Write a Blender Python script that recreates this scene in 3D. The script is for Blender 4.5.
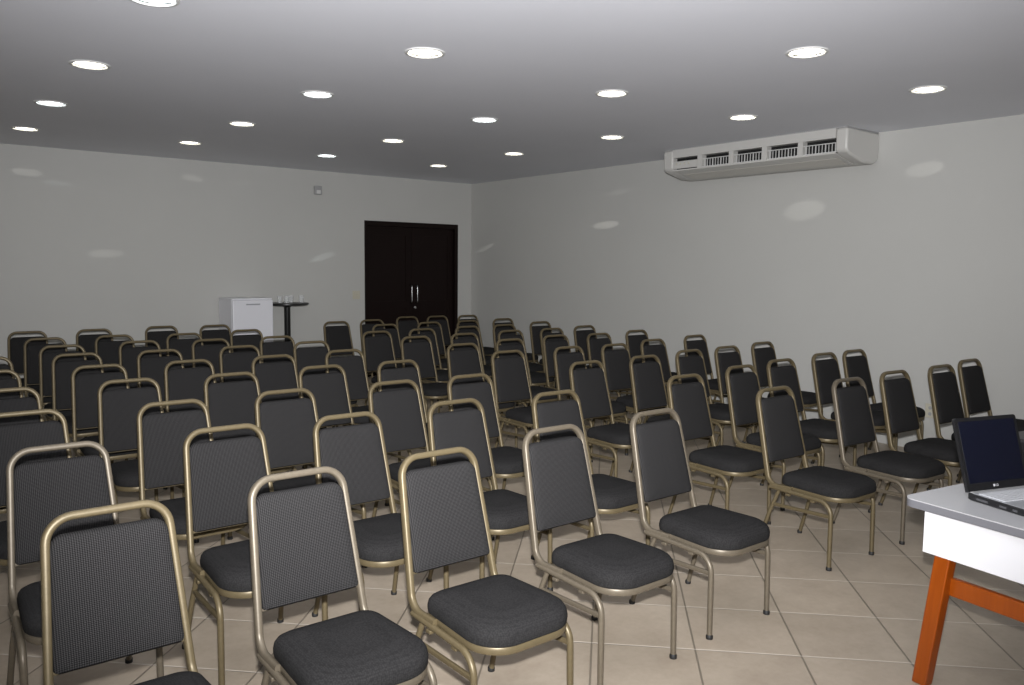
import bpy, bmesh, math
from mathutils import Vector, Matrix

for o in list(bpy.data.objects):
    bpy.data.objects.remove(o, do_unlink=True)
S = bpy.context.scene
C = S.collection
PI = math.pi

# ------------------------------------------------------------------ camera
F_PX, YAW, PITCH, ROLL = 808.48, 0.66853, 0.09368, -0.00991
CAM = Vector((-0.0247, -0.0457, 1.6568))
fwd = Vector((math.sin(YAW) * math.cos(PITCH), math.cos(YAW) * math.cos(PITCH), -math.sin(PITCH)))
rgt = Vector((math.cos(YAW), -math.sin(YAW), 0))
dwn = fwd.cross(rgt)
cr, sr = math.cos(ROLL), math.sin(ROLL)
cam_x = rgt * cr + dwn * sr
cam_d = rgt * -sr + dwn * cr
cd = bpy.data.cameras.new('camera')
cam = bpy.data.objects.new('camera', cd)
C.objects.link(cam)
m = Matrix((cam_x, -cam_d, -fwd)).transposed().to_4x4()
m.translation = CAM
cam.matrix_world = m
cd.sensor_width = 36
cd.lens = F_PX / 1024 * 36
cd.clip_start = 0.05
S.camera = cam

# ------------------------------------------------------------------ exposure, world, camera flash
S.view_settings.view_transform = 'Standard'
S.view_settings.look = 'None'
S.view_settings.gamma = 1
S.view_settings.use_curve_mapping = False
S.view_settings.exposure = 0.0
W = bpy.data.worlds.new('world')
S.world = W
W.use_nodes = True
W.node_tree.nodes['Background'].inputs[0].default_value = (0.02, 0.02, 0.022, 1)
W.node_tree.nodes['Background'].inputs[1].default_value = 1.0

FLASH_W = 1850
fl = bpy.data.lights.new('camera_flash', 'SPOT')
fl.energy = FLASH_W
fl.color = (0.98, 0.98, 1.0)
fl.shadow_soft_size = 0.03
fl.spot_size = math.radians(104)
fl.spot_blend = 1.0
flo = bpy.data.objects.new('camera_flash', fl)
C.objects.link(flo)
flo.matrix_world = m @ Matrix.Rotation(math.radians(11), 4, 'X')
flo.location = CAM + Vector((0, 0, 0.16)) + fwd * 0.02

BULB_WARM, BULB_COOL, BULB_POWER = (1.0, 0.95, 0.78), (0.88, 0.98, 1.0), 8.5

# room size (metres): chairs face -Y, the door wall is at YW, the wall with the air conditioner at XW
XL, XW, YF, YW, ZC = -1.7, 7.53, -2.4, 10.6, 2.955

# ------------------------------------------------------------------ materials
def mat(name, color=(0.5, 0.5, 0.5), rough=0.5, metal=0.0, spec=0.5, emit=None, estr=0):
    mt = bpy.data.materials.new(name)
    mt.use_nodes = True
    b = mt.node_tree.nodes['Principled BSDF']
    b.inputs['Base Color'].default_value = (*color, 1)
    b.inputs['Roughness'].default_value = rough
    b.inputs['Metallic'].default_value = metal
    b.inputs['Specular IOR Level'].default_value = spec
    if emit:
        b.inputs['Emission Color'].default_value = (*emit, 1)
        b.inputs['Emission Strength'].default_value = estr
    return mt

class NT:
    def __init__(s, mt):
        s.t = mt.node_tree
        s.b = s.t.nodes['Principled BSDF']
    def n(s, kind, **kw):
        nd = s.t.nodes.new(kind)
        for k, v in kw.items():
            setattr(nd, k, v)
        return nd
    def put(s, sock, v):
        if hasattr(v, 'is_linked') or isinstance(v, bpy.types.NodeSocket):
            s.t.links.new(v, sock)
        else:
            sock.default_value = v
    def math(s, op, a, b=0.0, c=None):
        nd = s.n('ShaderNodeMath', operation=op)
        s.put(nd.inputs[0], a)
        s.put(nd.inputs[1], b)
        if c is not None:
            s.put(nd.inputs[2], c)
        return nd.outputs[0]
    def mix(s, f, a, b):
        nd = s.n('ShaderNodeMix', data_type='RGBA')
        s.put(nd.inputs[0], f)
        s.put(nd.inputs[6], a if not isinstance(a, tuple) else (*a, 1))
        s.put(nd.inputs[7], b if not isinstance(b, tuple) else (*b, 1))
        return nd.outputs[2]
    def noise(s, vec, scale, detail=3, rough=0.5):
        nd = s.n('ShaderNodeTexNoise')
        nd.inputs['Scale'].default_value = scale
        nd.inputs['Detail'].default_value = detail
        nd.inputs['Roughness'].default_value = rough
        if vec is not None:
            s.t.links.new(vec, nd.inputs['Vector'])
        return nd.outputs[0]
    def obj(s):
        return s.n('ShaderNodeTexCoord').outputs['Object']
    def xyz(s, v):
        nd = s.n('ShaderNodeSeparateXYZ')
        s.t.links.new(v, nd.inputs[0])
        return nd.outputs
    def bump(s, h, strength, dist):
        nd = s.n('ShaderNodeBump')
        nd.inputs['Strength'].default_value = strength
        nd.inputs['Distance'].default_value = dist
        s.t.links.new(h, nd.inputs['Height'])
        s.t.links.new(nd.outputs[0], s.b.inputs['Normal'])

def paint(name, color, rough=0.6, amount=0.03):
    mt = mat(name, color, rough)
    k = NT(mt)
    v = k.obj()
    f = k.noise(v, 1.3, 3)
    c2 = tuple(x * (1 - amount * 2) for x in color)
    k.t.links.new(k.mix(f, color, c2), k.b.inputs['Base Color'])
    k.bump(k.noise(v, 180, 2), 0.08, 0.002)
    return mt

M_wall = paint('wall_paint', (0.545, 0.542, 0.515), 0.5)
M_ceil = paint('ceiling_paint', (0.81, 0.82, 0.87), 0.7)

# beige floor tiles, 45 cm, laid diagonally to the walls
M_floor = mat('floor_tile', rough=0.38)
k = NT(M_floor)
v = k.obj()
x, y, z = k.xyz(v)
TS = 0.450
r2 = math.sqrt(0.5)
a = k.math('DIVIDE', k.math('ADD', k.math('MULTIPLY', k.math('SUBTRACT', x, y), r2), 0.023), TS)
b = k.math('DIVIDE', k.math('SUBTRACT', k.math('MULTIPLY', k.math('ADD', x, y), r2), 3.413), TS)
def edge(c):
    f = k.math('FRACT', k.math('ADD', c, 0.5))
    return k.math('ABSOLUTE', k.math('SUBTRACT', f, 0.5))
ea, eb = edge(a), edge(b)
dmin = k.math('MINIMUM', ea, eb)
tile_mask = k.n('ShaderNodeMapRange', interpolation_type='SMOOTHSTEP')
k.t.links.new(dmin, tile_mask.inputs[0])
tile_mask.inputs[1].default_value = 0.004
tile_mask.inputs[2].default_value = 0.013
cell = k.n('ShaderNodeCombineXYZ')
k.t.links.new(k.math('FLOOR', k.math('ADD', a, 0.0)), cell.inputs[0])
k.t.links.new(k.math('FLOOR', k.math('ADD', b, 0.0)), cell.inputs[1])
wn = k.n('ShaderNodeTexWhiteNoise', noise_dimensions='3D')
k.t.links.new(cell.outputs[0], wn.inputs[0])
vadd = k.n('ShaderNodeVectorMath', operation='MULTIPLY_ADD')
k.t.links.new(wn.outputs[1], vadd.inputs[0])
vadd.inputs[1].default_value = (7, 7, 7)
k.t.links.new(v, vadd.inputs[2])
n1 = k.noise(vadd.outputs[0], 5.5, 6, 0.62)
n2 = k.noise(vadd.outputs[0], 34, 4, 0.6)
mott = k.n('ShaderNodeMapRange')
k.t.links.new(k.math('ADD', k.math('MULTIPLY', n1, 0.7), k.math('MULTIPLY', n2, 0.3)), mott.inputs[0])
mott.inputs[1].default_value = 0.34
mott.inputs[2].default_value = 0.66
tc = k.mix(mott.outputs[0], (0.39, 0.32, 0.245), (0.49, 0.415, 0.325))
tv = k.n('ShaderNodeMix', data_type='RGBA', blend_type='MULTIPLY')
tv.inputs[0].default_value = 0.10
k.t.links.new(tc, tv.inputs[6])
k.t.links.new(wn.outputs[0], tv.inputs[7])
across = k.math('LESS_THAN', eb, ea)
joint = k.mix(across, (0.20, 0.17, 0.13), (0.60, 0.54, 0.46))  # joints running across are painted flash-lit, the others painted in groove shade
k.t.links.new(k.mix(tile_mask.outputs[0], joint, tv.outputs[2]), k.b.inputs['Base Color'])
hgt = k.math('ADD', tile_mask.outputs[0], k.math('MULTIPLY', n2, 0.12))
k.bump(hgt, 0.55, 0.004)

# woven charcoal upholstery
def fabric(name, dark, light, flat=False):
    mt = mat(name, rough=0.95, spec=0.08)
    k = NT(mt)
    x, y, z = k.xyz(k.obj())
    s = k.math('ADD', y, z)
    w = 2 * PI / 0.0125
    p = k.math('MULTIPLY', k.math('SINE', k.math('MULTIPLY', k.math('ADD', x, s), w)),
               k.math('SINE', k.math('MULTIPLY', k.math('SUBTRACT', x, s), w)))
    if flat:        # domed seats: an even nubby weave that follows the curved surface
        vo = k.n('ShaderNodeTexVoronoi')
        vo.inputs['Scale'].default_value = 150
        vo.inputs['Randomness'].default_value = 0.55
        k.t.links.new(k.obj(), vo.inputs['Vector'])
        p = k.math('SUBTRACT', 0.55, vo.outputs['Distance'])
    f = k.n('ShaderNodeMapRange', interpolation_type='SMOOTHSTEP')
    k.t.links.new(p, f.inputs[0])
    f.inputs[1].default_value = -0.35
    f.inputs[2].default_value = 0.55
    k.t.links.new(k.mix(f.outputs[0], dark, light), k.b.inputs['Base Color'])
    k.b.inputs['Sheen Weight'].default_value = 0.0
    k.b.inputs['Sheen Roughness'].default_value = 0.5
    k.bump(f.outputs[0], 0.1 if flat else 0.25, 0.002)
    return mt
M_fabric = fabric('charcoal_fabric', (0.0095, 0.0092, 0.0092), (0.046, 0.0445, 0.0445))
M_seat = fabric('charcoal_seat_fabric', (0.015, 0.0147, 0.0147), (0.029, 0.0282, 0.0282), True)

def frame_metal(name, col):
    mt = mat(name, col, 0.42, 0.28, 0.4)
    k = NT(mt)
    v = k.obj()
    f = k.noise(v, 60, 4)
    c2 = tuple(q * 0.72 for q in col)
    k.t.links.new(k.mix(f, c2, col), k.b.inputs['Base Color'])
    k.bump(k.noise(v, 240, 2), 0.12, 0.001)
    return mt
M_gold = frame_metal('gold_bronze_metal', (0.158, 0.124, 0.068))
M_pewter = frame_metal('champagne_metal', (0.165, 0.138, 0.10))
M_rubber = mat('black_rubber', (0.012, 0.012, 0.012), 0.6)
M_white = paint('white_plastic', (0.70, 0.70, 0.68), 0.4)
M_acwhite = paint('ivory_plastic', (0.58, 0.57, 0.54), 0.4)
M_acunder = paint('ivory_plastic_underside', (0.62, 0.60, 0.55), 0.5)
M_black = mat('black_plastic', (0.012, 0.012, 0.013), 0.35)
M_dark = mat('dark_grille', (0.006, 0.006, 0.006), 0.7)
M_chrome = mat('chrome', (0.75, 0.75, 0.75), 0.18, 1.0)
M_steel = mat('dark_steel', (0.30, 0.30, 0.30), 0.25, 1.0)
M_fridge = mat('fridge_enamel', (0.80, 0.80, 0.84), 0.3)
M_grey = mat('grey_plastic', (0.35, 0.35, 0.35), 0.5)
M_cream = mat('cream_plastic', (0.55, 0.52, 0.42), 0.5)

def wood(name, a_, b_, scale, rough, axis=2):
    mt = mat(name, rough=rough)
    k = NT(mt)
    mp = k.n('ShaderNodeMapping')
    k.t.links.new(k.obj(), mp.inputs[0])
    sc = [scale] * 3
    sc[axis] = scale * 0.08
    mp.inputs['Scale'].default_value = sc
    f = k.noise(mp.outputs[0], 1.0, 5, 0.6)
    k.t.links.new(k.mix(f, a_, b_), k.b.inputs['Base Color'])
    return mt
M_orange = wood('orange_varnished_wood', (0.20, 0.033, 0.001), (0.37, 0.078, 0.004), 60, 0.28)
M_door = wood('dark_brown_wood', (0.006, 0.003, 0.0025), (0.012, 0.006, 0.005), 40, 0.5)
M_door.node_tree.nodes['Principled BSDF'].inputs['Specular IOR Level'].default_value = 0.15
M_lam = paint('grey_laminate', (0.50, 0.50, 0.51), 0.35)
M_lamedge = mat('grey_edge_band', (0.17, 0.17, 0.185), 0.45)
M_panel = mat('white_laminate', (0.80, 0.80, 0.82), 0.4)
M_glass = mat('drinking_glass', (0.95, 0.97, 0.97), 0.02)
M_glass.node_tree.nodes['Principled BSDF'].inputs['Alpha'].default_value = 0.22
M_screen = mat('laptop_screen', (0.006, 0.007, 0.016), 0.12)
M_silver = mat('silver_plastic', (0.42, 0.43, 0.45), 0.35, 0.2)
M_lens = mat('dark_grey_plastic', (0.08, 0.08, 0.085), 0.4)
M_key = mat('light_grey_keys', (0.58, 0.59, 0.61), 0.5)
M_logo = mat('silver_print', (0.6, 0.6, 0.62), 0.4)

# ------------------------------------------------------------------ helpers
def link(name, bm, m_, parent=None, smooth=True, bevel=0.0):
    me = bpy.data.meshes.new(name)
    bmesh.ops.recalc_face_normals(bm, faces=bm.faces)
    bm.to_mesh(me)
    bm.free()
    ms = m_ if isinstance(m_, (list, tuple)) else [m_]
    for q in ms:
        me.materials.append(q)
    if smooth:
        for p in me.polygons:
            p.use_smooth = True
        me.set_sharp_from_angle(angle=math.radians(38))
    o = bpy.data.objects.new(name, me)
    C.objects.link(o)
    if parent:
        o.parent = parent
    if bevel:
        bv = o.modifiers.new('bevel', 'BEVEL')
        bv.width = bevel
        bv.segments = 3
        bv.limit_method = 'ANGLE'
    return o

def tag(o, label, cat, group=None):
    o['label'] = label
    o['category'] = cat
    if group:
        o['group'] = group
    return o

def thing(name, label, cat, loc=(0, 0, 0), rz=0.0, group=None):
    o = bpy.data.objects.new(name, None)
    o.empty_display_size = 0.1
    C.objects.link(o)
    o.location = loc
    o.rotation_euler = (0, 0, rz)
    return tag(o, label, cat, group)

def struct(o):
    o['kind'] = 'structure'
    return o

def box(bm, x0, x1, y0, y1, z0, z1, mi=0, M=None):
    vs = [bm.verts.new((x_, y_, z_)) for x_ in (x0, x1) for y_ in (y0, y1) for z_ in (z0, z1)]
    if M is not None:
        for v_ in vs:
            v_.co = M @ v_.co
    for f in ((0, 1, 3, 2), (4, 6, 7, 5), (0, 4, 5, 1), (2, 3, 7, 6), (0, 2, 6, 4), (1, 5, 7, 3)):
        fc = bm.faces.new([vs[i] for i in f])
        fc.material_index = mi

def fillet(pts, rad, n=6):
    pts = [Vector(p) for p in pts]
    rads = rad if isinstance(rad, (list, tuple)) else [rad] * (len(pts) - 2)
    out = [pts[0]]
    for i in range(1, len(pts) - 1):
        p, a_, b_ = pts[i], (pts[i - 1] - pts[i]).normalized(), (pts[i + 1] - pts[i]).normalized()
        ang = a_.angle(b_)
        if ang > PI - 0.02 or rads[i - 1] <= 0:
            out.append(p)
            continue
        t = rads[i - 1] / math.tan(ang / 2)
        c = p + (a_ + b_).normalized() * (rads[i - 1] / math.sin(ang / 2))
        s, e = (p + a_ * t) - c, (p + b_ * t) - c
        tot = s.angle(e)
        for j in range(n + 1):
            w = j / n
            out.append(c + (s * math.sin((1 - w) * tot) + e * math.sin(w * tot)) / math.sin(tot))
    out.append(pts[-1])
    return out

def sweep(bm, path, ru, rv, up, segs=10, cap=True, power=1.0):
    """sweep a rounded profile (ru along the side vector, rv along the reference vector up)"""
    path = [Vector(p) for p in path]
    rings = []
    n = len(path)
    for i, p in enumerate(path):
        t = (path[min(i + 1, n - 1)] - path[max(i - 1, 0)]).normalized()
        u = Vector(up)
        u = (u - t * u.dot(t))
        u.normalize()
        s = t.cross(u)
        ring = []
        for j in range(segs):
            a_ = 2 * PI * j / segs
            c, sn = math.cos(a_), math.sin(a_)
            c = math.copysign(abs(c) ** power, c)
            sn = math.copysign(abs(sn) ** power, sn)
            ring.append(bm.verts.new(p + s * (ru * c) + u * (rv * sn)))
        rings.append(ring)
    for q, w in zip(rings, rings[1:]):
        for j in range(segs):
            bm.faces.new((q[j], q[(j + 1) % segs], w[(j + 1) % segs], w[j]))
    if cap:
        bm.faces.new(rings[0][::-1])
        bm.faces.new(rings[-1])

def lathe(bm, prof, seg=32, mi=0, cap0=False, cap1=False, M=None):
    rings = []
    for r_, z_ in prof:
        ring = [bm.verts.new((r_ * math.cos(2 * PI * j / seg), r_ * math.sin(2 * PI * j / seg), z_)) for j in range(seg)]
        if M is not None:
            for v_ in ring:
                v_.co = M @ v_.co
        rings.append(ring)
    for q, w in zip(rings, rings[1:]):
        for j in range(seg):
            f = bm.faces.new((q[j], q[(j + 1) % seg], w[(j + 1) % seg], w[j]))
            f.material_index = mi
    if cap0:
        bm.faces.new(rings[0][::-1]).material_index = mi
    if cap1:
        bm.faces.new(rings[-1]).material_index = mi

def loft(bm, rings, cap=True):
    vr = [[bm.verts.new(p) for p in r_] for r_ in rings]
    n = len(vr[0])
    for q, w in zip(vr, vr[1:]):
        for j in range(n):
            bm.faces.new((q[j], q[(j + 1) % n], w[(j + 1) % n], w[j]))
    if cap:
        bm.faces.new(vr[0][::-1])
        bm.faces.new(vr[-1])

def round_poly(pts, rads, n=7):
    """closed 2-D polygon with rounded corners"""
    out = []
    N = len(pts)
    for i in range(N):
        p = Vector(pts[i]).to_3d()
        a_ = (Vector(pts[i - 1]).to_3d() - p).normalized()
        b_ = (Vector(pts[(i + 1) % N]).to_3d() - p).normalized()
        ang = a_.angle(b_)
        r_ = rads[i]
        t = r_ / math.tan(ang / 2)
        c = p + (a_ + b_).normalized() * (r_ / math.sin(ang / 2))
        s, e = (p + a_ * t) - c, (p + b_ * t) - c
        tot = s.angle(e)
        for j in range(n + 1):
            w = j / n
            q = c + (s * math.sin((1 - w) * tot) + e * math.sin(w * tot)) / math.sin(tot)
            out.append((q.x, q.y))
    return out

# ------------------------------------------------------------------ setting
T = 0.15
LIGHTS = [  # x, y, cool?, label
    (1.128, 4.291, 1, 'cool white recessed ceiling downlight cut by the top edge of the photo'),
    (1.171, 5.985, 0, 'warm recessed ceiling downlight, second nearest of the leftmost line of lamps'),
    (1.197, 7.633, 1, 'cool white recessed ceiling downlight, third nearest of the leftmost line of lamps'),
    (1.225, 9.252, 0, 'warm recessed ceiling downlight, farthest of the leftmost line, by the back wall'),
    (2.698, 4.289, 0, 'large warm recessed downlight at top centre, nearest of the second line from left'),
    (2.717, 5.854, 1, 'cool white recessed downlight, second nearest of the second line from left'),
    (2.743, 7.537, 0, 'warm recessed downlight, third nearest of the second line from left'),
    (2.739, 9.093, 0, 'warm recessed downlight, farthest of the second line, by the back wall'),
    (4.444, 2.785, 0, 'warm recessed downlight at upper right, nearest of the third line from left'),
    (4.383, 4.360, 0, 'warm recessed downlight, second nearest of the third line from left'),
    (4.316, 5.875, 1, 'cool white recessed downlight, third nearest of the third line from left'),
    (4.316, 7.488, 0, 'warm recessed downlight, fourth nearest of the third line from left'),
    (4.310, 9.042, 1, 'cool white recessed downlight, farthest of the third line, by the back wall'),
    (5.993, 2.785, 0, 'yellowish recessed downlight at far right of the ceiling, right of the air conditioner'),
    (5.916, 4.305, 0, 'warm recessed downlight just above the air conditioner'),
    (5.847, 5.809, 0, 'warm recessed downlight left of the air conditioner, third nearest of the rightmost line'),
    (5.857, 7.399, 0, 'warm recessed downlight, fourth nearest of the rightmost line of lamps'),
    (5.826, 8.940, 0, 'warm recessed downlight, farthest of the rightmost line, near the room corner'),
]
HOLE_R = 0.104

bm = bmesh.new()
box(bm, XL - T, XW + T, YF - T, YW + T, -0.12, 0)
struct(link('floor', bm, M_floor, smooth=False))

bm = bmesh.new()
edges = []
vs = [bm.verts.new((px, py, ZC)) for px, py in ((XL - T, YF - T), (XW + T, YF - T), (XW + T, YW + T), (XL - T, YW + T))]
edges += [bm.edges.new((vs[i], vs[(i + 1) % 4])) for i in range(4)]
for lx, ly, _, _ in LIGHTS:
    ring = [bm.verts.new((lx + HOLE_R * math.cos(2 * PI * j / 32), ly + HOLE_R * math.sin(2 * PI * j / 32), ZC)) for j in range(32)]
    edges += [bm.edges.new((ring[j], ring[(j + 1) % 32])) for j in range(32)]
bmesh.ops.triangle_fill(bm, use_beauty=True, use_dissolve=False, edges=edges)
for f in bm.faces:
    if f.normal.z > 0:
        f.normal_flip()
struct(link('ceiling', bm, M_ceil, smooth=False))

DX0, DX1, DZ = 5.627, 7.267, 2.305
bm = bmesh.new()
box(bm, XL - T, DX0, YW, YW + T, 0, ZC)
box(bm, DX1, XW + T, YW, YW + T, 0, ZC)
box(bm, DX0, DX1, YW, YW + T, DZ, ZC)
struct(link('wall_back', bm, M_wall, smooth=False))
for nm, a_ in (('wall_right', (XW, XW + T, YF, YW)), ('wall_left', (XL - T, XL, YF, YW)), ('wall_front', (XL - T, XW + T, YF - T, YF))):
    bm = bmesh.new()
    box(bm, *a_, 0, ZC)
    struct(link(nm, bm, M_wall, smooth=False))

# double door, dark brown, two chrome pulls and a lock
door = thing('door_1', 'dark brown double door in the back wall near the corner', 'door', ((DX0 + DX1) / 2, YW, 0))
struct(door)
w2 = (DX1 - DX0) / 2
bm = bmesh.new()
box(bm, -w2 + .002, -w2 + 0.06, -0.015, 0.13, 0, DZ - .002)
box(bm, w2 - 0.06, w2 - .002, -0.015, 0.13, 0, DZ - .002)
box(bm, -w2 + 0.06, w2 - 0.06, -0.015, 0.13, DZ - 0.07, DZ - .002)
link('door_frame', bm, M_door, door, smooth=False)
for s in (-1, 1):
    bm = bmesh.new()
    x0, x1 = (-w2 + 0.063, -0.002) if s < 0 else (0.002, w2 - 0.063)
    box(bm, x0, x1, 0.05, 0.09, 0.006, DZ - 0.074)
    # raised stiles and rails of the panelled leaf
    for q in ((x0, x0 + 0.10), (x1 - 0.10, x1)):
        box(bm, *q, 0.042, 0.0505, 0.006, DZ - 0.074)
    for q in ((0.006, 0.18), (1.0, 1.12), (DZ - 0.2, DZ - 0.074)):
        box(bm, x0 + 0.10, x1 - 0.10, 0.042, 0.0505, *q)
    leaf = link('door_leaf', bm, M_door, door, smooth=False)
    bm = bmesh.new()
    hx = 0.02 + s * 0.049
    sweep(bm, fillet([(hx, 0.042, 1.36), (hx, -0.02, 1.36), (hx, -0.02, 1.09), (hx, 0.042, 1.09)], 0.03), 0.011, 0.011, (1, 0, 0), 10)
    link('pull_handle', bm, M_steel, leaf)
    if s > 0:
        bm = bmesh.new()
        lathe(bm, [(0.022, 0), (0.022, 0.012), (0.014, 0.016)], 16, cap0=True, cap1=True,
              M=Matrix.Translation((hx - 0.012, 0.042, 1.014)) @ Matrix.Rotation(PI / 2, 4, 'X'))
        link('lock_cylinder', bm, M_chrome, leaf)

# ------------------------------------------------------------------ ceiling downlights
M_bw = mat('warm_lamp', (1, 1, 1), emit=BULB_WARM, estr=BULB_POWER)
M_bc = mat('cool_lamp', (1, 1, 1), emit=BULB_COOL, estr=BULB_POWER)
for lx, ly, cool, lab in LIGHTS:
    t = thing('ceiling_downlight', lab, 'ceiling light', (lx, ly, ZC), 0, 'round recessed ceiling downlights')
    bm = bmesh.new()
    lathe(bm, [(0.103, 0.003), (0.103, -0.004), (0.108, -0.009), (0.122, -0.007), (0.126, -0.0005), (0.124, 0.0)], 40)
    link('trim_ring', bm, M_white, t)
    bm = bmesh.new()
    lathe(bm, [(0.1025, 0.0), (0.096, 0.02), (0.086, 0.045), (0.07, 0.07), (0.045, 0.085)], 40, cap1=True)
    link('reflector', bm, M_chrome, t)
    bm = bmesh.new()
    lathe(bm, [(0.002, 0.001), (0.05, 0.0015), (0.088, 0.0035), (0.097, 0.010), (0.090, 0.022), (0.04, 0.05)], 32, cap0=True, cap1=True)
    link('lamp', bm, M_bc if cool else M_bw, t)

# added narrow spots imitating stray beams from some lamps' reflectors on the walls: lamp index, target, width, height, watts
GLINTS = [(3, (2.18, YW, 1.765), 0.42, 0.09, 22, 24), (12, (4.97, YW, 1.765), 0.44, 0.08, 22, 28), (2, (1.69, YW, 2.56), 0.30, 0.06, 18),
          (7, (3.21, YW, 2.73), 0.27, 0.08, 8), (6, (3.80, YW, 2.71), 0.26, 0.06, 12), (3, (1.40, YW, 2.66), 0.30, 0.08, 8),
          (14, (XW, 4.69, 2.265), 0.46, 0.20, 16), (13, (XW, 3.49, 2.576), 0.33, 0.13, 16), (16, (XW, 7.56, 2.21), 0.48, 0.09, 26),
          (17, (XW, 10.2, 1.94), 0.40, 0.07, 24), (15, (XW, 7.35, 2.615), 0.35, 0.07, 14)]
for li, tgt, gw, gh, watts, *turn in GLINTS:
    src = Vector((LIGHTS[li][0], LIGHTS[li][1], ZC - 0.02))
    dvec = Vector(tgt) - src
    dist = dvec.length
    gl = bpy.data.lights.new('added_beam', 'SPOT')
    gl.energy = watts
    gl.color = BULB_COOL if LIGHTS[li][2] else (1.0, 0.98, 0.92)
    gl.shadow_soft_size = 0.01
    cosi = abs(dvec.normalized().x if tgt[0] == XW else dvec.normalized().y)
    gl.spot_size = 2 * math.atan(gw * 0.5 * cosi ** 0.5 / dist) * 1.1
    gl.spot_blend = 0.35
    go = bpy.data.objects.new('added_beam', gl)
    C.objects.link(go)
    q = dvec.to_track_quat('-Z', 'Y') @ Matrix.Rotation(math.radians(turn[0] if turn else 0), 3, 'Z').to_quaternion()
    go.matrix_world = Matrix.LocRotScale(src, q, Vector((1, gh / gw, 1)))

# ------------------------------------------------------------------ chairs
BAR_Z = 0.925
def back_pt(x_, z_):            # point on the leaning back plane
    return (x_, 0.19 + (z_ - 0.43) * 0.25, z_)

def tube_half(z_):              # half width (tube centre) of the tapering back frame at height z
    return 0.188 - (z_ - 0.45) * 0.05

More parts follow.
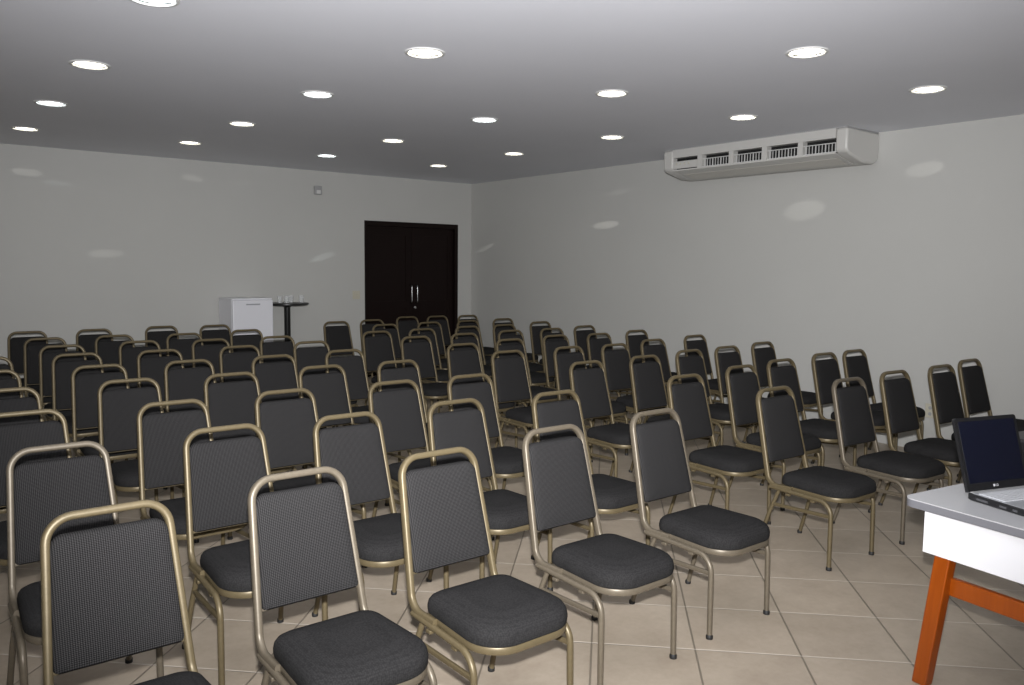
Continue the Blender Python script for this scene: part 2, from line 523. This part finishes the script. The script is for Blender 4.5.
def make_chair(metal):
    t = thing('banquet_chair', '', 'chair')
    # seat cushion: domed, rounded trapezoid
    bm = bmesh.new()
    base = [(-0.212, -0.300), (0.212, -0.300), (0.188, 0.125), (-0.188, 0.125)]
    rad = [0.115, 0.115, 0.06, 0.06]
    out = round_poly(base, rad, 8)
    cx, cy = 0.0, -0.09
    prof = [(0.955, 0.402), (0.99, 0.408), (1.0, 0.420), (1.0, 0.432), (0.985, 0.448), (0.95, 0.460), (0.88, 0.470), (0.72, 0.480), (0.45, 0.486), (0.15, 0.488)]
    rings = []
    for s, z_ in prof:
        rings.append([(cx + (px - cx) * s, cy + (py - cy) * s - 0.02 * (1 - abs(px) / 0.21) * (1 if py < -0.2 else 0) * s, z_) for px, py in out])
    loft(bm, rings)
    link('seat', bm, M_seat, t)
    # seat frame: flat metal band under the cushion
    bm = bmesh.new()
    rings = []
    for s, z_ in ((0.90, 0.378), (0.975, 0.378), (0.985, 0.382), (0.985, 0.400), (0.975, 0.404), (0.90, 0.404)):
        rings.append([(cx + (px - cx) * s, cy + (py - cy) * s - 0.02 * (1 - abs(px) / 0.21) * (1 if py < -0.2 else 0) * s, z_) for px, py in out])
    loft(bm, rings, cap=False)
    vs_ = list(bm.verts)
    n = len(out)
    for j in range(n):
        bm.faces.new((vs_[j], vs_[(j + 1) % n], vs_[5 * n + (j + 1) % n], vs_[5 * n + j]))
    link('seat_frame', bm, metal, t)
    # back cushion
    bm = bmesh.new()
    zb, zt = 0.512, 0.878
    hb, ht = tube_half(zb) - 0.007, tube_half(zt) - 0.007
    sh = round_poly([(-hb, zb), (hb, zb), (ht, zt), (-ht, zt)], [0.015, 0.015, 0.04, 0.04], 7)
    mz = (zb + zt) / 2
    rings = []
    for s, d in ((0.93, 0.016), (0.985, 0.012), (1.0, 0.004), (1.0, -0.008), (0.985, -0.016), (0.94, -0.022), (0.80, -0.026), (0.5, -0.029), (0.15, -0.030)):
        ring = []
        for px, pz in sh:
            x_, z_ = px * (1 - (1 - s)), mz + (pz - mz) * (1 - (1 - s) * 0.6)
            y_ = back_pt(0, z_)[1] + d
            ring.append((x_, y_, z_))
        rings.append(ring)
    loft(bm, rings)
    link('backrest', bm, M_fabric, t)
    # back frame: one bent tube with rounded top, elbows running under the seat, cross bar below the cushion
    bm = bmesh.new()
    zc = BAR_Z
    top = tube_half(0.90)
    pts = [(-0.196, 0.02, 0.391), (-0.194, 0.182, 0.387), back_pt(-top, zc),
           back_pt(top, zc), (0.194, 0.182, 0.387), (0.196, 0.02, 0.391)]
    sweep(bm, fillet(pts, [0.075, 0.075, 0.075, 0.075], 8), 0.0125, 0.016, (0, -1, 0.25), 16, power=0.7)
    zq = zb + 0.001
    hq = tube_half(zq) - 0.004
    p0, p1 = Vector(back_pt(-hq, zq)) + Vector((0, 0.004, 0)), Vector(back_pt(hq, zq)) + Vector((0, 0.004, 0))
    sweep(bm, [p0, p1], 0.009, 0.009, (0, -1, 0.25), 8, power=0.7)
    link('back_frame', bm, metal, t)
    for s in (-1, 1):
        # front leg: side rail bending down into the leg
        bm = bmesh.new()
        sweep(bm, fillet([(s * 0.198, 0.17, 0.379), (s * 0.214, -0.238, 0.374), (s * 0.217, -0.243, 0.012)], 0.075, 8), 0.0125, 0.0125, (s, 0, 0.0), 12)
        lg = link('leg', bm, metal, t)
        bm = bmesh.new()
        lathe(bm, [(0.0155, 0), (0.016, 0.004), (0.016, 0.014), (0.0128, 0.02)], 14, cap0=True, cap1=True, M=Matrix.Translation((s * 0.217, -0.243, 0)))
        link('rubber_foot', bm, M_rubber, lg)
        # rear leg: slants out behind
        bm = bmesh.new()
        sweep(bm, [(s * 0.186, 0.115, 0.372), (s * 0.2, 0.168, 0.225), (s * 0.213, 0.231, 0.012)], 0.0115, 0.0115, (1, 0, 0), 12)
        lg = link('leg', bm, metal, t)
        bm = bmesh.new()
        lathe(bm, [(0.0145, 0), (0.015, 0.004), (0.015, 0.014), (0.0118, 0.02)], 14, cap0=True, cap1=True, M=Matrix.Translation((s * 0.2135, 0.2335, 0)))
        link('rubber_foot', bm, M_rubber, lg)
        # low side bar between front and rear leg, with two stacking buffers under the rail
        bm = bmesh.new()
        sweep(bm, [(s * 0.216, -0.236, 0.300), (s * 0.195, 0.150, 0.278)], 0.009, 0.011, (0, 0, 1), 10, power=0.8)
        link('stretcher', bm, metal, t)
        for yy in (-0.12, 0.04):
            bm = bmesh.new()
            box(bm, s * 0.207 - 0.010, s * 0.207 + 0.010, yy - 0.014, yy + 0.014, 0.352, 0.366)
            link('stacking_buffer', bm, metal, t, bevel=0.003)
    return t

def kids(o):
    return [c_ for c_ in bpy.data.objects if c_.parent == o]

def dup(o, parent=None, table=None):
    c_ = o.copy()
    C.objects.link(c_)
    if parent:
        c_.parent = parent
    for ch in table[o.name]:
        dup(ch, c_, table)
    return c_

ROWS = [
    ('L', 1, [(0.491, 2.225), (1.11, 2.287), (1.681, 2.267), (2.361, 2.361), (3.065, 2.382)]),
    ('L', 2, [(0.521, 3.235), (1.172, 3.224), (1.754, 3.187), (2.413, 3.222), (3.065, 3.146)]),
    ('L', 3, [(0.518, 4.140), (1.182, 4.048), (1.811, 4.083), (2.507, 4.048), (3.074, 4.024)]),
    ('L', 4, [(0.530, 5.012), (1.196, 5.038), (1.81, 4.974), (2.478, 5.018), (3.087, 4.989)]),
    ('L', 5, [(0.548, 5.957), (1.202, 5.911), (1.804, 5.866), (2.45, 5.845), (3.11, 5.927)]),
    ('L', 6, [(0.608, 6.855), (1.22, 6.807), (1.828, 6.745), (2.495, 6.732), (3.2, 6.793)]),
    ('L', 7, [(1.245, 7.59), (1.893, 7.666), (2.496, 7.513), (3.148, 7.492)]),
    ('L', 8, [(1.238, 8.435), (1.844, 8.43), (2.48, 8.298), (3.185, 8.449)]),
    ('L', 9, [(1.212, 9.354), (1.837, 9.335), (2.556, 9.429), (3.126, 9.31)]),
    ('R', 1, [(4.290, 2.500), (5.075, 2.458), (5.732, 2.475), (6.399, 2.446), (7.021, 2.497)]),
    ('R', 2, [(4.285, 3.196), (5.058, 3.307), (5.69, 3.381), (6.447, 3.453), (6.944, 3.452)]),
    ('R', 3, [(4.268, 4.152), (4.955, 4.182), (5.644, 4.284), (6.22, 4.309), (6.887, 4.384)]),
    ('R', 4, [(4.242, 5.109), (4.934, 5.095), (5.482, 5.044), (6.177, 5.19), (6.963, 5.292)]),
    ('R', 5, [(4.284, 5.849), (4.961, 5.995), (5.664, 6.105), (6.231, 6.028), (6.928, 6.117)]),
    ('R', 6, [(4.32, 6.742), (4.961, 6.793), (5.651, 6.867), (6.265, 6.858), (6.901, 6.968)]),
    ('R', 7, [(4.299, 7.525), (4.914, 7.575), (5.591, 7.634), (6.16, 7.64), (6.9, 7.819)]),
    ('R', 8, [(4.9, 8.408), (5.58, 8.471), (6.20, 8.49), (6.852, 8.566)]),
    ('R', 9, [(4.615, 9.159), (5.171, 9.243), (5.909, 9.572), (6.369, 9.5), (6.87, 9.443)]),
]
ROW_WORD = {1: 'front row', 2: 'second row', 3: 'third row', 4: 'fourth row', 5: 'fifth row', 6: 'sixth row',
            7: 'seventh row', 8: 'eighth row', 9: 'back row'}
ORD = ['first', 'second', 'third', 'fourth', 'fifth']
TURN = {('R', 1, 0): -2, ('R', 1, 1): -4, ('R', 1, 2): -4, ('R', 1, 3): -4, ('R', 1, 4): -3,   # small turns in degrees
        ('R', 2, 0): -1, ('R', 2, 1): -1, ('R', 2, 2): -2, ('R', 2, 3): -2, ('R', 2, 4): -2}
PEWTER = {('L', 1, 1), ('L', 1, 3), ('L', 1, 4), ('L', 2, 0), ('R', 1, 1)}
proto = {'gold': make_chair(M_gold), 'pewter': make_chair(M_pewter)}
table = {}
for o in bpy.data.objects:
    table.setdefault(o.name, [])
    if o.parent:
        table.setdefault(o.parent.name, []).append(o)
used = set()
for blk, row, spots in ROWS:
    n = len(spots)
    for i, (px, py) in enumerate(spots):
        kind = 'pewter' if (blk, row, i) in PEWTER else 'gold'
        if kind in used:
            c_ = dup(proto[kind], None, table)
        else:
            c_ = proto[kind]
            used.add(kind)
        px += 0.45 * math.sin(math.radians(TURN.get((blk, row, i), 0)))
        c_.location = (px, py, 0)
        c_.rotation_euler = (0, 0, math.radians(TURN.get((blk, row, i), 0)))
        if blk == 'L':
            q = n - i
            seat = 'aisle seat' if q == 1 else ORD[q - 1] + ' seat left of the aisle'
            lab = 'charcoal padded metal chair, %s of the left block, %s' % (ROW_WORD[row], seat)
        else:
            q = n - i
            seat = 'seat nearest the right wall' if q == 1 else ORD[q - 1] + ' seat from the right wall'
            lab = 'charcoal padded metal chair, %s of the right block, %s' % (ROW_WORD[row], seat)
        tag(c_, lab, 'chair', 'banquet chairs set out in rows')

# ------------------------------------------------------------------ air conditioner under the ceiling
AX0, AY0, AY1 = 6.95, 3.93, 6.10
ac = thing('air_conditioner', 'long ivory air conditioner under the ceiling along the right wall', 'air conditioner', (XW, (AY0 + AY1) / 2, ZC))
hy = (AY1 - AY0) / 2
dx = AX0 - XW
# cross-section (x from the wall, z from the ceiling), notch behind the front openings
def ext(name, prof, y0, y1, m_, bevel=0.0):
    bm = bmesh.new()
    loft(bm, [[(px, y0, pz) for px, pz in prof], [(px, y1, pz) for px, pz in prof]])
    return link(name, bm, m_, ac, bevel=bevel)
ZT = -0.012
endp = [(dx, ZT), (dx, -0.19), (dx + 0.012, -0.225), (dx + 0.05, -0.245), (dx + 0.30, -0.305), (-0.10, -0.305), (-0.05, -0.29), (-0.015, -0.25), (-0.003, -0.20), (-0.003, ZT)]
body = [(dx, ZT), (dx, -0.098), (dx + 0.09, -0.098), (dx + 0.09, -0.232), (dx + 0.015, -0.232), (dx + 0.05, -0.247), (dx + 0.30, -0.305), (-0.10, -0.305), (-0.05, -0.29), (-0.015, -0.25), (-0.003, -0.20), (-0.003, ZT)]
ext('body', body, -hy + 0.115, hy - 0.135, M_acwhite)
ext('end_cap', endp, -hy, -hy + 0.115, M_acwhite, 0.02)
ext('end_cap', endp, hy - 0.135, hy, M_acwhite, 0.02)
bm = bmesh.new()
box(bm, dx + 0.01, -0.01, -hy + 0.01, hy - 0.01, ZT, 0.0)
link('mounting_plate', bm, M_grey, ac, smooth=False)
bm = bmesh.new()
loft(bm, [[(dx + 0.12, y_, -0.2655), (dx + 0.29, y_, -0.3055), (dx + 0.29, y_, -0.3085), (dx + 0.12, y_, -0.2685)] for y_ in (-hy + 0.16, hy - 0.2)])
link('intake_panel', bm, M_acunder, ac, smooth=False)
OPEN = [(5.969, 5.625), (5.566, 5.220), (5.165, 4.826), (4.769, 4.428), (4.375, 4.040)]
yc = (AY0 + AY1) / 2
# front strip: posts between the openings, lower lip
for (a1, a0), (b1, b0) in zip(OPEN, OPEN[1:]):
    bm = bmesh.new()
    box(bm, dx, dx + 0.085, b1 - yc, a0 - yc, -0.233, -0.097)
    link('divider', bm, M_acwhite, ac, smooth=False)
bm = bmesh.new()
box(bm, dx + 0.0005, dx + 0.016, -hy + 0.11, hy - 0.13, -0.24, -0.226)
link('lower_lip', bm, M_acwhite, ac, smooth=False)
for i, (y1, y0) in enumerate(OPEN):
    y1, y0 = y1 - yc, y0 - yc
    bm = bmesh.new()
    box(bm, dx + 0.075, dx + 0.089, y0, y1, -0.231, -0.099)
    g = link('outlet_grille', bm, M_dark, ac, smooth=False)
    if i == 0:
        bm = bmesh.new()
        box(bm, dx + 0.002, dx + 0.02, y0 + 0.006, y1 - 0.004, -0.215, -0.138)
        p_ = link('control_panel', bm, M_acwhite, ac, smooth=False)
        for j in range(4):
            bm = bmesh.new()
            lathe(bm, [(0.009, 0), (0.009, 0.004), (0.006, 0.006)], 12, cap0=True, cap1=True,
                  M=Matrix.Translation((dx + 0.002, y1 - 0.06 - j * 0.055, -0.165)) @ Matrix.Rotation(-PI / 2, 4, 'Y'))
            link('button', bm, M_cream, p_)
        continue
    bm = bmesh.new()
    box(bm, dx + 0.012, dx + 0.028, y0, y1, -0.143, -0.137)
    box(bm, dx + 0.012, dx + 0.028, y0, y1, -0.223, -0.217)
    link('louver', bm, M_white, g, smooth=False)
    nv = 10
    for j in range(nv):
        yy = y0 + (j + 0.5) * (y1 - y0) / nv
        bm = bmesh.new()
        box(bm, -0.006, 0.006, -0.0022, 0.0022, -0.217, -0.143, M=Matrix.Translation((dx + 0.03, yy, 0)) @ Matrix.Rotation(math.radians(14 if j % 3 else -10), 4, 'Z'))
        link('vane', bm, M_white, g, smooth=False)

# ------------------------------------------------------------------ presenter's table, laptop, black device
TC = Vector((3.228, 1.497, 0))
tz = math.radians(-8.3)
table_o = thing('desk', 'grey-topped desk with white end panel and orange wooden legs, front right', 'table', TC, tz)
# local frame: +x runs along the long side, -y along the visible end
ZTAB = 0.74
TL, TD = 1.50, 0.80
out = round_poly([(0, 0), (0, -TD), (TL, -TD), (TL, 0)], [0.05] * 4, 8)
bm = bmesh.new()
loft(bm, [[(px, py, z_) for px, py in out] for z_ in (ZTAB - 0.004, ZTAB)])
link('desk_top', bm, M_lam, table_o)
bm = bmesh.new()
loft(bm, [[(px, py, z_) for px, py in out] for z_ in (ZTAB - 0.034, ZTAB - 0.004)])
link('edge_band', bm, M_lamedge, table_o)
for x0, x1 in ((0.03, 0.048), (TL - 0.048, TL - 0.03)):
    bm = bmesh.new()
    box(bm, x0, x1, -TD + 0.084, -0.084, 0.53, ZTAB - 0.034)
    link('end_panel', bm, M_panel, table_o, smooth=False)
bm = bmesh.new()
box(bm, 0.05, TL - 0.05, -0.105, -0.087, 0.53, ZTAB - 0.034)
link('back_panel', bm, M_panel, table_o, smooth=False)
for sx in (0, 1):
    for sy in (0, 1):
        bm = bmesh.new()
        def lp(px, py, pz):
            return (px if sx == 0 else TL - px, py if sy == 0 else -TD - py, pz)
        r0 = [lp(*q, 0.0) for q in ((-0.015, -0.095), (-0.015, -0.155), (0.035, -0.155), (0.035, -0.095))]
        r1 = [lp(*q, ZTAB - 0.036) for q in ((0.05, -0.142), (0.05, -0.208), (0.105, -0.208), (0.105, -0.142))]
        loft(bm, [r0, r1])
        link('leg', bm, M_orange, table_o, bevel=0.006)
    bm = bmesh.new()
    x0, x1 = (0.062, 0.088) if sx == 0 else (TL - 0.088, TL - 0.062)
    box(bm, x0, x1, -TD + 0.14, -0.14, 0.375, 0.447)
    link('rail', bm, M_orange, table_o, bevel=0.004)

def T_local(u, v_):     # u along the visible end, v along the long side, from the corner
    q = Matrix.Rotation(tz, 3, 'Z') @ Vector((v_, -u, 0))
    return TC + q

# laptop: origin at the rear-left corner of its base, +x along the hinge, -y to the user
LW, LD = 0.345, 0.27
lp_ = T_local(0.155, 0.19)
lap = thing('laptop', 'open black laptop with dark screen and silver keyboard on the grey desk', 'laptop', (lp_.x, lp_.y, ZTAB), tz + math.radians(-9.6))
bm = bmesh.new()
loft(bm, [[(px, py, z_) for px, py in round_poly([(s0, -s0), (s0, -LD + s0), (LW - s0, -LD + s0), (LW - s0, -s0)], [0.012] * 4, 4)] for s0, z_ in ((0.006, 0.001), (0.0, 0.006), (0.0, 0.026), (0.003, 0.029))])
base_o = link('base', bm, M_black, lap)
for yy, ln in ((-0.07, 0.05), (-0.16, 0.03), (-0.21, 0.02)):
    bm = bmesh.new()
    box(bm, -0.001, 0.001, yy - ln / 2, yy + ln / 2, 0.010, 0.018)
    link('side_port', bm, M_lens, base_o, smooth=False)
bm = bmesh.new()
box(bm, 0.006, LW - 0.006, -LD + 0.006, -0.022, 0.0285, 0.0305)
deck = link('palm_rest', bm, M_silver, lap, smooth=False, bevel=0.001)
bm = bmesh.new()
box(bm, 0.012, LW - 0.012, -0.021, -0.004, 0.0285, 0.032)
link('hinge_cover', bm, M_grey, lap, smooth=False)
kx, ky = 15, 6
pw, ph = (LW - 0.036) / kx, 0.115 / ky
for r_ in range(ky):
    for c0 in range(kx):
        bm = bmesh.new()
        x0, y0 = 0.018 + c0 * pw, -0.038 - r_ * ph
        box(bm, x0 + 0.001, x0 + pw - 0.001, y0 - ph + 0.001, y0 - 0.001, 0.0304, 0.0335)
        link('key', bm, M_key, deck, smooth=False)
bm = bmesh.new()
box(bm, LW / 2 - 0.04, LW / 2 + 0.03, -0.245, -0.19, 0.0304, 0.031)
link('touchpad', bm, M_grey, deck, smooth=False)
# lid, tilted back
LH = 0.298
lid = Matrix.Translation((0, -0.004, 0.030)) @ Matrix.Rotation(math.radians(-17), 4, 'X')
bm = bmesh.new()
sh = round_poly([(0, 0), (LW, 0), (LW, LH), (0, LH)], [0.004, 0.004, 0.012, 0.012], 4)
loft(bm, [[lid @ Vector((px, d, pz)) for px, pz in sh] for d in (-0.002, 0.012)])
lid_o = link('lid', bm, M_black, lap)
bm = bmesh.new()
box(bm, 0.016, LW - 0.016, -0.0025, 0.0, 0.032, LH - 0.016, M=lid)
link('screen', bm, M_screen, lid_o, smooth=False)
# the small maker's mark under the screen: a disc and two letters
bm = bmesh.new()
lathe(bm, [(0.0055, 0), (0.0055, 0.0006)], 16, cap0=True, cap1=True, M=lid @ Matrix.Translation((0.148, -0.002, 0.017)) @ Matrix.Rotation(PI / 2, 4, 'X'))
link('logo', bm, M_logo, lid_o, smooth=False)
def text(name, body, size, M, m_, parent):
    cu = bpy.data.curves.new(name, 'FONT')
    cu.body = body
    cu.size = size
    cu.extrude = 0.0002
    o = bpy.data.objects.new(name, cu)
    C.objects.link(o)
    bpy.context.view_layer.update()
    me = bpy.data.meshes.new_from_object(o)
    bpy.data.objects.remove(o, do_unlink=True)
    me.materials.clear()
    me.materials.append(m_)
    me.transform(M)
    o = bpy.data.objects.new(name, me)
    C.objects.link(o)
    o.parent = parent
    return o
text('logo_letters', 'LG', 0.013, lid @ Matrix.Translation((0.156, -0.0024, 0.0125)) @ Matrix.Rotation(PI / 2, 4, 'X'), M_logo, lid_o)

# dark boxy device at the right edge, behind the laptop
dv = T_local(0.10, 0.80)
dev = thing('projector', 'black boxy device on the desk behind the laptop, cut by the photo edge', 'device', (dv.x, dv.y, ZTAB), tz)
bm = bmesh.new()
box(bm, -0.12, 0.20, -0.12, 0.12, 0.012, 0.185)
link('housing', bm, M_black, dev, bevel=0.015)
bm = bmesh.new()
lathe(bm, [(0.045, 0), (0.045, 0.03), (0.034, 0.034), (0.03, 0.012)], 28, cap0=True, cap1=True, M=Matrix.Translation((0.02, -0.119, 0.13)) @ Matrix.Rotation(PI / 2, 4, 'X'))
link('lens', bm, M_grey, dev)
for px in (-0.09, 0.17):
    for py in (-0.09, 0.09):
        bm = bmesh.new()
        lathe(bm, [(0.012, 0), (0.012, 0.013)], 12, cap0=True, cap1=True, M=Matrix.Translation((px, py, 0)))
        link('foot', bm, M_rubber, dev)

# ------------------------------------------------------------------ fridge and bar table by the back wall
FX0, FX1, FY0, FY1, FZ = 3.494, 4.016, 10.05, 10.57, 1.222
fr = thing('fridge', 'white upright fridge against the back wall left of the bar table', 'fridge', ((FX0 + FX1) / 2, (FY0 + FY1) / 2, 0))
fw, fd = (FX1 - FX0) / 2, (FY1 - FY0) / 2
bm = bmesh.new()
box(bm, -fw, fw, -fd + 0.05, fd, 0.03, FZ - 0.02)
link('cabinet', bm, M_fridge, fr, bevel=0.008)
bm = bmesh.new()
box(bm, -fw, fw, -fd + 0.03, fd, FZ - 0.02, FZ)
link('top_panel', bm, M_fridge, fr, bevel=0.006)
bm = bmesh.new()
box(bm, -fw, fw, -fd, -fd + 0.046, 0.06, FZ - 0.022)
dr = link('door', bm, M_fridge, fr, bevel=0.012)
bm = bmesh.new()
box(bm, -0.09, 0.09, -fd - 0.004, -fd + 0.002, FZ - 0.085, FZ - 0.068)
link('handle_recess', bm, M_silver, dr, smooth=False)
for px in (-fw + 0.05, fw - 0.05):
    for py in (-fd + 0.09, fd - 0.05):
        bm = bmesh.new()
        lathe(bm, [(0.018, 0), (0.018, 0.032)], 12, cap0=True, cap1=True, M=Matrix.Translation((px, py, 0)))
        link('foot', bm, M_rubber, fr)

BX, BY, BZ = 4.31, 10.3, 1.145
bt = thing('bar_table', 'tall black round bar table holding glasses beside the white fridge', 'table', (BX, BY, 0))
bm = bmesh.new()
lathe(bm, [(0.02, BZ - 0.035), (0.26, BZ - 0.032), (0.285, BZ - 0.018), (0.285, BZ - 0.004), (0.279, BZ)], 48, cap0=True, cap1=True)
link('table_top', bm, M_black, bt)
bm = bmesh.new()
lathe(bm, [(0.042, 0.025), (0.042, BZ - 0.06), (0.075, BZ - 0.034)], 24, cap0=True, cap1=True)
link('pillar', bm, mat('black_lacquer', (0.02, 0.02, 0.02), 0.15), bt)
bm = bmesh.new()
lathe(bm, [(0.235, 0), (0.24, 0.012), (0.2, 0.022), (0.05, 0.03)], 40, cap0=True, cap1=True)
link('base', bm, M_black, bt)
for gx, gy, lab in ((4.195, 10.27, 'clear drinking glass at the left edge of the bar table'), (4.27, 10.22, 'clear drinking glass left of the bar table centre'),
                (4.364, 10.3, 'clear drinking glass at the centre of the bar table'), (4.495, 10.26, 'clear drinking glass at the right side of the bar table')):
    bm = bmesh.new()
    lathe(bm, [(0.002, 0.008), (0.027, 0.008), (0.033, 0.095), (0.035, 0.095), (0.029, 0.0), (0.002, 0.0)], 20, cap0=True, cap1=True)
    g = link('drinking_glass', bm, M_glass)
    g.location = (gx, gy, BZ)
    tag(g, lab, 'glass', 'glasses on the bar table')

# ------------------------------------------------------------------ small fittings on the walls
sn = thing('wall_sensor', 'small grey box high on the back wall, left of the door', 'sensor', (4.90, YW, 2.687))
bm = bmesh.new()
box(bm, -0.055, 0.055, -0.045, 0, -0.06, 0.06)
link('housing', bm, M_grey, sn, bevel=0.01)
bm = bmesh.new()
box(bm, -0.03, 0.03, -0.052, -0.044, -0.05, 0.0)
link('lens', bm, M_white, sn, bevel=0.004)
sw = thing('light_switch', 'cream switch plate on the back wall just left of the dark door', 'switch', (5.487, YW, 1.222))
bm = bmesh.new()
box(bm, -0.06, 0.06, -0.008, 0, -0.06, 0.06)
link('plate', bm, M_cream, sw, bevel=0.004)
for s in (-1, 1):
    bm = bmesh.new()
    box(bm, s * 0.024 - 0.018, s * 0.024 + 0.018, -0.013, -0.007, -0.03, 0.03)
    link('rocker', bm, M_cream, sw, bevel=0.002)
so = thing('power_outlet', 'cream outlet plate low on the right wall behind the front right chairs', 'outlet', (XW, 3.32, 0.378))
bm = bmesh.new()
box(bm, -0.009, 0, -0.045, 0.045, -0.065, 0.065)
link('plate', bm, M_cream, so, bevel=0.004)
for s in (-1, 1):
    bm = bmesh.new()
    lathe(bm, [(0.016, 0), (0.016, 0.003)], 14, cap0=True, cap1=True, M=Matrix.Translation((-0.008, 0, s * 0.028)) @ Matrix.Rotation(-PI / 2, 4, 'Y'))
    link('socket', bm, M_grey, so)
